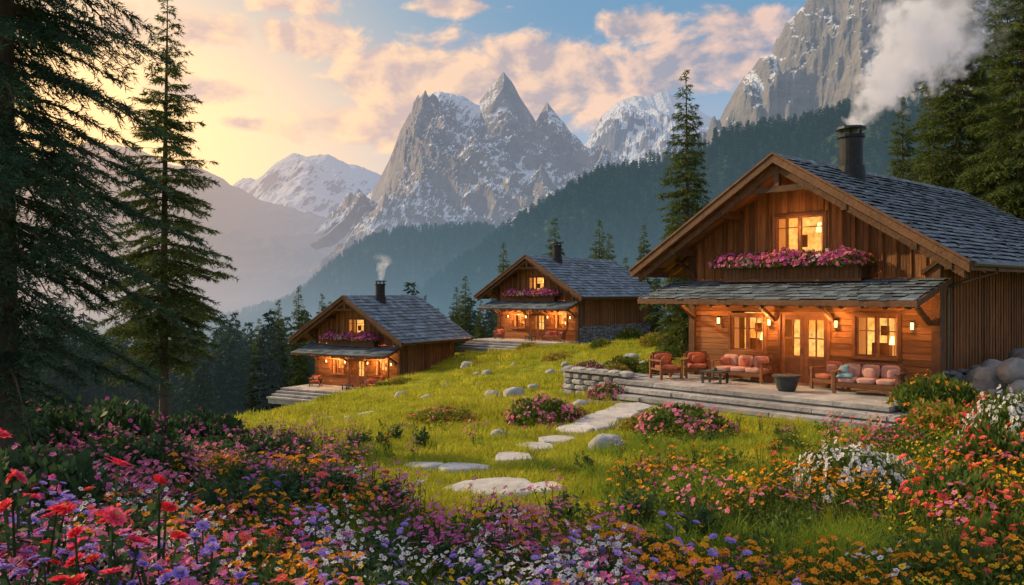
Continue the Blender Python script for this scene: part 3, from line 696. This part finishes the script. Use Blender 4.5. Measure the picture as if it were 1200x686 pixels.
    if lod==0:
        z=-.75
        while z<.1:
            xx=-3.3
            while xx<-.55:
                w=rg.uniform(.35,.7); b.sell((xx+w/2,-3.1,z+.1),(w/2,.2,.11),4,0,12,6,nz=.1,seed=rg.random()*9); b.sell((-3.2,-3.0+(xx+3.3),z+.1),(.2,w/2,.11),4,0,12,6,nz=.1,seed=rg.random()*9); xx+=w
            z+=.2
        b.box(-3.2,-.55,-3.05,-.4,-.9,.02)
        for i in range(4): b.box(-3.35+i*.7,-3.35+i*.7+.685,-3.34,-2.8,.1,.18)
    b.obj('stone_deck_and_steps',[stone],e)
    return e,mtx
PM=(6.45,30.4,-2.9)
main,mm=cabin(PM,rad(-48),1.,13.,0,60.)
midc,mmid=cabin((-1.05,68.3,-3.62),rad(-38),.9,12.,1,90.)
lefc,mlef=cabin((-14.3,62.5,-6.7),rad(-30),.9,7.5,1,90.)
print('cabins',time.time()-T0)
def lm(mtx,x,y,rz): return mtx@Matrix.Translation((x,y,.0))@Matrix.Rotation(rz,4,'Z')
sofa('outdoor_sofa',1.9,lm(mm,2.5,-.75,0),cush_p,cush_r,3)
sofa('outdoor_sofa',1.8,lm(mm,7.0,-1.3,.15),cush_p,cush_p,3,True)
sofa('armchair',.85,lm(mm,.35,-2.0,1.2),cush_r,cush_r,1)
sofa('armchair',.85,lm(mm,.75,-.8,.7),cush_r,cush_r,1)
sofa('armchair',.85,lm(mm,5.6,-.85,-.2),cush_r,cush_p,1)
table('coffee_table',lm(mm,2.3,-2.0,.1),False); table('fire_bowl',lm(mm,5.0,-2.3,0),True)
for q in (mmid,mlef):
    sofa('outdoor_sofa',1.9,lm(q,6.8,-1.2,0),cush_r,cush_p,2); sofa('armchair',.85,lm(q,1.,-1.2,.5),cush_r,cush_p,1); table('coffee_table',lm(q,5.,-2.,0),False)
# ------------------------------------------------------------ exclusion
Li=[(mm.inverted(),(-1.,9.8,-5.2,14)),(mmid.inverted(),(-1.3,9.6,-5.,13)),(mlef.inverted(),(-1.3,9.6,-5.,9))]
def outside(P):
    k=np.ones(len(P),bool)
    for im,(a,b_,c_,d_) in Li:
        im=np.array(im); q=P@im[:3,:3].T+im[:3,3]; k&=~((q[:,0]>a)&(q[:,0]<b_)&(q[:,1]>c_)&(q[:,1]<d_))
    return k
# ------------------------------------------------------------ rocks & path
rockm=M('boulder_stone',(.40,.40,.42),(.23,.235,.25),scale=3,rough=.9,bump=.7,bscale=9)
flag=M('flagstone',(.50,.49,.50),(.35,.34,.36),scale=3,rough=.85,bump=.6,bscale=9,rnd='island',rv=.15)
rk=[(713,533,20),(603,468,12),(577,467,8),(548,433,8),(571,441,6),(680,480,9),(421,541,9),(625,457,6),(1158,680,26),(585,514,9),(500,470,6),(470,468,7),(645,440,6),(740,425,9),(755,432,7),(523,455,5),(610,485,6),(560,455,5),(440,445,6)]
rr=random.Random(12)
for _ in range(26): rk.append((rr.uniform(400,690),rr.uniform(425,520),rr.uniform(2.5,5.5)))
for i,(px,py,r) in enumerate(rk):
    x,y,z=place(px,py); R=r/1000*y; b=MB(); b.sell((0,0,R*.34),(R*1.1,R*.9,R*.82),2.3,0,20,12,nz=.22,seed=i*3.1); b.obj('boulder',[rockm],None,True,(x,y,z))
b=MB()
for i in range(26):
    q=np.array(mm@Vector((9.5+random.uniform(-.2,1.6),.0+i*.24,0)))[:3]; R=random.uniform(.32,.72); b.sell((q[0],q[1],g1(q[0],q[1])+R*.4+.34*(i%3)),(R,R*.9,R*.8),2.3,0,16,10,nz=.25,seed=i*1.7)
b.obj('boulder_pile',[rubble],None,True)
stones=[(572,577,52,1.5),(545,552,32,1.5),(496,550,22,1.3),(600,540,27,1.5),(640,577,24,1.3),(628,528,22,1.5),(652,518,22,1.5),(674,507,27,1.5),(700,496,30,1.5),(724,487,28,1.4),(742,480,24,1.3),(368,498,14,.9),(312,484,14,.8),(330,479,10,.7),(385,492,10,.7),(430,487,10,.7)]
b=MB(); SP=[]
for i,(px,py,w,a) in enumerate(stones):
    x,y,z=place(px,py); rx=w/1000*y; ry=rx*.85*a; n=11; rg=random.Random(i); V=[]
    rads=[rg.uniform(.72,1.15) for _ in range(n)]
    for lv,(zz,s) in enumerate(((-.15,1.02),(.075,1.),(.10,.95))):
        for j in range(n):
            an=6.283*j/n; X=x+rx*rads[j]*s*math.cos(an); Y=y+ry*rads[j]*s*math.sin(an); V.append((X,Y,g1(X,Y)+zz))
    Fs=[[l*n+j,l*n+(j+1)%n,(l+1)*n+(j+1)%n,(l+1)*n+j] for l in (0,1) for j in range(n)]+[[2*n+j for j in range(n)]]
    b.add(V,Fs); SP.append((x,y,max(rx,ry)))
b.obj('stone_path',[flag])
def offpath(P,e=1.0,m=0.):
    k=np.ones(len(P),bool)
    for x,y,r in SP:
        k&=((P[:,0]-x)**2+(P[:,1]-y)**2)>(r*e+m)**2
        if m: k&=((P[:,0]-x)**2+(P[:,1]-y+1.4)**2)>(r*e+m)**2
        else: k&=((P[:,0]-x)**2+((P[:,1]-y+r*.45))**2)>(r*.9)**2
    return k
# ------------------------------------------------------------ grass
grassA=M('meadow_grass',(.23,.32,.026),(.46,.46,.040),scale=1.,rough=.75,rnd='object',rv=.32,transl=.45,spec=.2,c3=(.50,.44,.045))
grassB=M('tall_grass',(.16,.26,.025),(.34,.38,.04),scale=1.,rough=.75,rnd='island',rv=.4,transl=.45,spec=.2)
def clump(name,n,rad_,h,w,mat,seed,lean=.5):
    rg=np.random.RandomState(seed); a=rg.rand(n)*6.28; r=rad_*np.sqrt(rg.rand(n)); p=np.stack([r*np.cos(a),r*np.sin(a),np.full(n,-.02)],1)
    hh=h*rg.uniform(.45,1.15,n); d=rg.normal(0,lean,(n,2)); d1=np.stack([d[:,0]*hh*.35,d[:,1]*hh*.35,hh*.6],1); d2=np.stack([d[:,0]*hh,d[:,1]*hh,hh*(1-.15*np.abs(d[:,0]))],1)
    s=rg.rand(n)*6.28; sd=np.stack([np.cos(s),np.sin(s),0*s],1)*w
    V=np.stack([p-sd,p+sd,p+d1+sd*.7,p+d1-sd*.7,p+d2],1).reshape(-1,3); i=np.arange(n)*5
    b=MB(); b.add(V,np.stack([i,i+1,i+2,i+3],1))
    F=np.stack([i+3,i+2,i+4],1); b.F+=F.tolist(); b.m+=[0]*n
    return b.mesh(name,[mat])
C1=clump('grass_clump',100,.30,.14,.0055,grassA,1); C2=clump('grass_clump_long',70,.26,.34,.0055,grassB,2,.45); C3=clump('grass_clump_far',80,.45,.16,.012,grassA,3)
def polar(n,r0,r1,seed,az=.64,pw=0.):
    rg=np.random.RandomState(seed); r=np.exp(rg.uniform(math.log(r0),math.log(r1),n)); a=rg.uniform(-az,az,n)
    x=r*np.sin(a); y=r*np.cos(a); return np.stack([x,y,ground(x,y)],1),r,rg
P,r,rg=polar(13000,3.2,30,5); k=outside(P)&offpath(P); scatter('meadow_grass',C1,P[k],(.75+r/26)[k]*rg.uniform(.7,1.2,k.sum()),tilt=.1)
rg=np.random.RandomState(6); n=20000; y=rg.uniform(22,90,n); x=rg.uniform(-26,34,n); P=np.stack([x,y,ground(x,y)],1); k=outside(P)&offpath(P)&(np.abs(x)<y*.66+1)&(P[:,2]>-14)
pn=np.array([mn.noise(Vector((p[0]*.3,p[1]*.22,7))) for p in P])
scatter('meadow_grass',C3,P[k],rg.uniform(.7,1.3,k.sum())*(.7+y[k]/85)*(1+1.1*np.clip(pn[k],-.4,.6)),tilt=.1)
P,r,rg=polar(5600,3.0,21,8); pn=np.array([mn.noise(Vector((p[0]*.35,p[1]*.35,3))) for p in P]); k=outside(P)&offpath(P,1.05,.5)&((pn>-.08)|(r<9.5)); scatter('tall_grass',C2,P[k],rg.uniform(.7,1.3,k.sum()),tilt=.12)
print('grass',time.time()-T0)
# ------------------------------------------------------------ wildflowers
pl_or=plant('orange_flower_plant',.42,7,.18,8,.09,.031,leafm,f_org,1,FT1); pl_ye=plant('yellow_flower_plant',.38,7,.2,8,.09,.024,leafm,f_yel,2,FT1)
pl_pk=plant('pink_flower_plant',.50,6,.2,11,.10,.029,leafm,f_pink,3,FT1,per=3); pl_mg=plant('magenta_flower_plant',.52,6,.2,11,.10,.026,leafd,f_mag,4,FT1,per=3)
pl_pu=plant('purple_flower_plant',.52,5,.2,11,.10,.038,leafd,f_pur,5,FT2,per=2); pl_wh=plant('white_flower_plant',.50,9,.22,9,.08,.022,leafm,f_wht,6,FT1,per=3)
pl_rd=plant('coral_flower_plant',.55,6,.22,13,.11,.044,leafm,f_cor,7,FT2,per=1); pl_gr=plant('leafy_plant',.40,12,.25,18,.13,.001,leafm,f_wht,8,FT1,lw=.2); pl_gd=plant('leafy_plant_dark',.48,12,.28,22,.14,.001,leafd,f_wht,9,FT1,lw=.2)
def dens(P,blobs):
    w=np.zeros(len(P))
    for (x,y,rx,ry,a) in blobs: w=np.maximum(w,a*np.exp(-((P[:,0]-x)/rx)**2-((P[:,1]-y)/ry)**2))
    return w
def flora(name,mesh,n,r0,r1,blobs,seed,sc=(.7,1.25),fr=.5,base=.32,gain=2.3):
    P,r,rg=polar(n,r0,r1,seed); w=dens(P,blobs); pn=np.array([mn.noise(Vector((p[0]*fr,p[1]*fr,seed*1.7))) for p in P])
    k=outside(P)&offpath(P,1.1,.8)&(rg.rand(len(P))<w*np.clip(base+pn*gain,0,1)); 
    if k.sum(): scatter(name,mesh,P[k],rg.uniform(*sc,k.sum()),tilt=.1)
LB=(-5.5,7,3.6,6.5,1.); LB2=(-6.5,15,4.5,5,.9); RB=(7.,11,3.,5.5,1.); RB2=(10,17,3,4,.8); FR=(0,6,6,2.2,1.); CT=(3.5,11.5,3.4,3.2,.8)
flora('leafy_undergrowth',pl_gd,3800,3.2,24,[LB,LB2,(-2,5.5,3,1.6,.8)],11,(.8,1.2),base=.7,gain=.8); flora('leafy_undergrowth',pl_gr,3600,3.2,22,[RB,FR,(6,19,3,3,.3),CT],12,(.6,1.05),base=.6,gain=1.)
flora('orange_wildflowers',pl_or,6400,4,24,[RB,FR,RB2,CT,(-3,12,2.5,4,.9),(4,20,4,3,.3),(-6,11,3,4,.6)],13,(.75,1.3)); flora('yellow_wildflowers',pl_ye,3600,5,34,[RB,FR,RB2,CT,(3,24,6,6,.3)],14,(.8,1.3))
flora('pink_wildflowers',pl_pk,3700,4,26,[LB,LB2,(-1,8,2.5,2.5,.7),(8,14,4,5,.35)],15,(.85,1.3)); flora('magenta_wildflowers',pl_mg,3400,4,24,[LB,LB2,(-2,7,3,2.5,.7)],16,(.85,1.3))
flora('purple_wildflowers',pl_pu,1800,3.5,14,[(-4.2,6.5,2.2,2.6,1.),(2,6,3,1.5,.25)],17,(.85,1.25)); flora('white_wildflowers',pl_wh,2000,3.8,16,[(-5,9,2.5,3,.6),(.6,6.5,1.6,1.4,1.),(-1,7,1,1,.7)],18)
flora('coral_wildflowers',pl_rd,2700,4,22,[(7.2,10,2,5,1.),(10,16,2,4,.9),(-5,9,2.5,4,.35)],19,(.85,1.3),base=.4)
print('flowers',time.time()-T0)
S_pk=shrub('pink_shrub_mesh',2200,.13,480,.052,leafm,f_pink,21,FT1); S_gd=shrub('golden_shrub_mesh',2600,.13,160,.042,gold,f_cor,22,FT1); S_wh=shrub('white_shrub_mesh',2800,.10,1100,.040,leafm,f_wht,23,FT1)
S_dk=shrub('dark_shrub_mesh',3200,.14,220,.042,leafd,f_mag,24,FT1,flat=.85); S_gr=shrub('green_shrub_mesh',2800,.13,90,.038,leafm,f_org,25,FT1); S_rd=shrub('coral_shrub_mesh',2800,.13,210,.058,leafm,f_cor,26,FT2)
def put(mesh,name,px,py,rpx,i=0,zs=1.,D=None):
    if D: x=(px-600)/1000*D; y=D; z=g1(x,y)
    else: x,y,z=place(px,py)
    s=rpx/1000*y; mkobj(name,mesh,None,(x,y,z-.05*s),i*1.37,(s,s,s*zs))
L=[(S_gd,520,498,40,.7),(S_pk,637,498,42,1.),(S_gd,668,490,22,.9),(S_pk,712,470,24,1.1),(S_pk,800,512,54,.9),(S_gd,765,505,34,.8),(S_pk,690,455,28,.9),
(S_gr,840,520,40,.5),(S_gd,620,410,14,.8),(S_pk,560,412,14,.7),(S_gd,590,405,16,.8),(S_gd,655,425,20,.7),(S_gr,330,468,18,1.),(S_gr,450,455,12,.8),(S_gd,470,450,14,.7),(S_gd,560,430,16,.5),(S_gr,705,408,14,1.),(S_gr,740,402,18,1.2),(S_gd,770,405,20,1.),(S_gr,790,418,20,1.1),
(S_gd,420,520,22,.6),(S_pk,470,505,20,.5),(S_gr,385,470,12,.7),(S_gd,840,506,26,.6)]
nm={S_gd:'golden_shrub',S_pk:'pink_flowering_shrub',S_gr:'green_shrub',S_wh:'white_flowering_shrub',S_dk:'dark_shrub',S_rd:'coral_flowering_shrub'}
for i,(m_,px,py,r,zs) in enumerate(L): put(m_,nm[m_],px,py,r,i,zs)
for i,(m_,px,D,r,zs) in enumerate([(S_wh,1003,11.5,66,1.35),(S_wh,1190,15,52,1.8),(S_wh,672,6.3,100,.95),(S_rd,1120,10,70,1.2),(S_rd,1165,12.5,60,1.4),(S_rd,1195,8,80,1.2),(S_gr,1130,7.2,110,.8),(S_gr,1060,17,45,1.),(S_gd,1110,19,50,1.1),(S_rd,1170,18.5,45,1.3),(S_gr,1100,22,55,1.2),
 (S_dk,40,14,95,1.),(S_dk,120,17,75,1.1),(S_dk,230,18,60,1.),(S_dk,300,15.5,60,.9),(S_dk,160,12,90,.9),(S_dk,20,9,120,1.),(S_dk,130,7.5,110,.8),(S_dk,250,9.5,90,.8),(S_pk,330,12.5,60,.8),(S_pk,240,14.5,60,.9),(S_wh,70,9.8,75,1.2),(S_dk,350,9,60,.7),(S_pk,60,19,60,1.),(S_gr,420,8,60,.7),(S_gr,900,6.8,80,.5),(S_wh,520,6.8,50,.8)]):
    put(m_,nm[m_],px,0,r,i+3,zs,D)
for (a,b_,s_,m_) in ((-2.7,-2.5,.55,S_pk),(-1.6,-2.3,.5,S_gd),(-2.2,-1.2,.7,S_gr),(-1.0,-.9,.6,S_gr)):
    q=mm@Vector((a,b_,.0)); mkobj(nm[m_],m_,None,q,a,s_)
P_dh=plant('red_dahlia_mesh',1.15,7,.34,26,.15,.062,leafd,f_red,41,FT3,lw=.24); P_pv=plant('purple_dahlia_mesh',.85,7,.34,24,.14,.052,leafd,f_pur,42,FT3,lw=.24); P_pd=plant('pink_dahlia_mesh',1.15,5,.32,22,.15,.076,leafd,fm('rose_petals',(.80,.05,.14),(.85,.15,.25)),43,FT3,lw=.24)
for i,(m_,n_,px,D,s) in enumerate([(P_dh,'red_dahlia_plant',45,5.6,1.1),(P_pd,'pink_dahlia_plant',115,5.2,1.2),(P_dh,'red_dahlia_plant',165,5.6,1.1),(P_pv,'purple_dahlia_plant',135,4.9,1.),(P_pv,'purple_dahlia_plant',190,5.3,1.05),(P_pv,'purple_dahlia_plant',60,5.,1.2),(P_dh,'red_dahlia_plant',100,4.8,.98),(P_pv,'purple_dahlia_plant',240,6.,1.05),(P_pd,'pink_dahlia_plant',20,6.,1.2),(P_pv,'purple_dahlia_plant',15,5.2,1.05)]):
    x=(px-600)/1000*D; mkobj(n_,m_,None,(x,D,g1(x,D)),i*1.9,s)
# ------------------------------------------------------------ smoke
def smoke(loc,L,r0,k,tilt,rz,dens_,step):
    m,nt,out=newmat('chimney_smoke')
    co=nt.new('ShaderNodeTexCoord').outputs['Object']
    x,y,z=nt.sep(co)[0:3]
    nv=nt.new('ShaderNodeTexNoise'); nt.l.new(co,nv.inputs['Vector']); nv.inputs['Scale'].default_value=1.1; nv.inputs['Detail'].default_value=2
    dv=nt.vm('MULTIPLY',nt.vm('SUBTRACT',nv.outputs[1],(.5,.5,.5)),(1.7,1.7,.5)); dv=nt.vm('MULTIPLY',dv,nt.comb(nt.m('MULTIPLY',z,.5),nt.m('MULTIPLY',z,.5),0.))
    q=nt.vm('ADD',co,dv); qx,qy,qz=nt.sep(q)[0:3]
    rr=nt.m('SQRT',nt.m('ADD',nt.m('MULTIPLY',qx,qx),nt.m('MULTIPLY',qy,qy)))
    R=nt.m('MULTIPLY_ADD',z,k,r0); s=nt.m('SUBTRACT',1.,nt.m('DIVIDE',rr,R))
    nn=nt.noise(co,1.9,4,.6,.3); s=nt.m('ADD',s,nt.m('MULTIPLY',nt.m('SUBTRACT',nn,.52),2.4)); s=nt.mr(s,.05,.35)
    s=nt.m('MULTIPLY',s,nt.mr(z,L*.98,L*.6)); s=nt.m('MULTIPLY',s,nt.mr(z,0,L,1.,.4)); s=nt.m('MULTIPLY',s,nt.mr(z,0.,.1))
    v=nt.new('ShaderNodeVolumePrincipled'); v.inputs['Color'].default_value=(.92,.92,.95,1); nt.setin(v.inputs['Density'],nt.m('MULTIPLY',s,dens_)); v.inputs['Anisotropy'].default_value=.2
    v.inputs['Emission Color'].default_value=(.84,.78,.82,1); nt.setin(v.inputs['Emission Strength'],nt.m('MULTIPLY',s,dens_*.24))  # smoke glows by itself, emission added to top up scattered light
    nt.l.new(v.outputs[0],out.inputs['Volume'])
    try: m.cycles.volume_step_rate=step
    except Exception: pass
    b=MB(); b.tube([(0,0,0),(0,0,L)],[r0*1.7,(r0+k*L)*1.45],14); o=b.obj('chimney_smoke',[m],None,False,loc); o.rotation_euler=(0,tilt,rz)
cp=mm@Vector((4.7,2.3,8.42)); smoke(cp,5.4,.36,.32,rad(39),rad(-5),4.4,2.5)
cp=mlef@Vector((4.7,2.3,8.42)); smoke(cp,2.0,.25,.2,rad(10),0,1.2,3.)
# ------------------------------------------------------------ world
w=bpy.data.worlds.new('World'); scene.world=w; w.use_nodes=True; w.node_tree.nodes.clear(); nt=NT(w.node_tree)
try: w.cycles.sampling_method='MANUAL'; w.cycles.sample_map_resolution=256
except Exception: pass
SAZ,SEL=rad(-64),rad(30)
co=nt.new('ShaderNodeTexCoord').outputs['Generated']; x,y,z=nt.sep(nt.vm('NORMALIZE',co))[0:3]
az=nt.m('ARCTAN2',x,y); el=nt.m('ARCSINE',z)
sk=nt.new('ShaderNodeTexSky'); sk.sky_type='NISHITA'; sk.sun_disc=False; sk.sun_elevation=SEL; sk.sun_rotation=SAZ; sk.dust_density=2.
a=nt.mr(az,-.55,.12,0.,1.,True)
hor=nt.mix(a,(1.08,.68,.34,1),(.72,.55,.52,1)); midc_=nt.mix(a,(.90,.67,.46,1),(.38,.46,.58,1)); top=nt.mix(a,(.32,.47,.56,1),(.16,.32,.49,1))
c=nt.mix(nt.mr(el,.04,.17,0.,1.,True),hor,midc_); c=nt.mix(nt.mr(el,.13,.33,0.,1.,True),c,top); c=nt.mix(nt.mr(el,.38,.75,0.,1.),c,(.60,.60,.66,1))  # last mix: sky above the view brightened to add ambient light
gd=nt.vm('LENGTH',nt.vm('MULTIPLY',nt.vm('SUBTRACT',nt.comb(az,el),(-.49,.165,0)),(1.,1.4,0)))
gl=nt.m('EXPONENT',nt.m('MULTIPLY',nt.m('MULTIPLY',gd,gd),-14.)); c=nt.mix(nt.m('MULTIPLY',gl,.95),c,(1.7,1.0,.40,1))
ae=nt.comb(az,el)
blobs=[(368,46,62,26,1.25),(500,88,115,48,1.35),(455,150,140,28,1.05),(640,95,140,54,1.25),(745,32,50,22,1.25),(815,85,150,44,.95),(300,146,42,10,1.1),(545,8,70,12,.9),(350,2,70,16,1.),(240,38,60,22,.8),(110,30,110,30,.6),(560,150,160,28,.95),(880,30,80,26,.8),(250,105,60,14,.85)]
bl=None
for (px,py,sx,sy,st) in blobs:
    A=math.atan((px-600)/1000); E=math.atan((343-py)/1000*math.cos(A))
    v=nt.vm('LENGTH',nt.vm('MULTIPLY',nt.vm('SUBTRACT',ae,(A,E,0)),(1000/sx/1.2,1000/sy/1.2,0)))
    v=nt.m('MULTIPLY',nt.m('SUBTRACT',1.,v),st); bl=v if bl is None else nt.m('MAXIMUM',bl,v)
bl=nt.m('MAXIMUM',bl,-.7)
sv=nt.comb(nt.m('MULTIPLY',az,1.),nt.m('MULTIPLY',el,1.5)); 
n0=nt.noise(sv,11.,8,.6,.25); n1=nt.noise(nt.vm('ADD',sv,(-.018,.012,0)),11.,4,.55,.25)
dd=nt.m('ADD',nt.m('MULTIPLY',bl,.62),nt.m('MULTIPLY',nt.m('SUBTRACT',n0,.5),1.7))
al=nt.mr(dd,.04,.34,0.,1.,True)
lit=nt.mr(nt.m('SUBTRACT',n0,n1),-.08,.09,0.,1.); thick=nt.mr(dd,.15,.8,0.,1.)
warm=nt.mr(az,-.22,.28,0.,1.)
lc=nt.mix(warm,(1.18,.76,.42,1),(.94,.62,.48,1)); sc_=nt.mix(warm,(.72,.50,.42,1),(.28,.31,.40,1))
cc=nt.mix(lit,sc_,lc); cc=nt.mix(nt.m('MULTIPLY',thick,.22),cc,sc_)
c=nt.mix(nt.m('MULTIPLY',al,.92),c,cc)
c=nt.mix(nt.mr(z,-.02,0.),(.16,.17,.13,1),c)
bg=nt.new('ShaderNodeBackground'); nt.setin(bg.inputs[0],c); bg.inputs[1].default_value=1.
bg2=nt.new('ShaderNodeBackground'); nt.l.new(sk.outputs[0],bg2.inputs[0]); bg2.inputs[1].default_value=.012
ad=nt.new('ShaderNodeAddShader'); nt.l.new(bg.outputs[0],ad.inputs[0]); nt.l.new(bg2.outputs[0],ad.inputs[1])
ow=nt.new('ShaderNodeOutputWorld'); nt.l.new(ad.outputs[0],ow.inputs[0])
sun=bpy.data.lights.new('sun','SUN'); sun.energy=5.; sun.angle=rad(.6); sun.color=(1,.72,.37)
so=mkobj('sun',sun); dv=Vector((math.sin(SAZ)*math.cos(SEL),math.cos(SAZ)*math.cos(SEL),math.sin(SEL))); so.rotation_euler=dv.to_track_quat('Z','Y').to_euler()
cam=bpy.data.cameras.new('camera'); cam.lens=30; cam.sensor_width=36; cam.clip_end=60000; cam.clip_start=.05
co_=mkobj('camera',cam,None,(0,0,0)); co_.rotation_euler=(rad(90),0,0); scene.camera=co_
print('done',time.time()-T0)
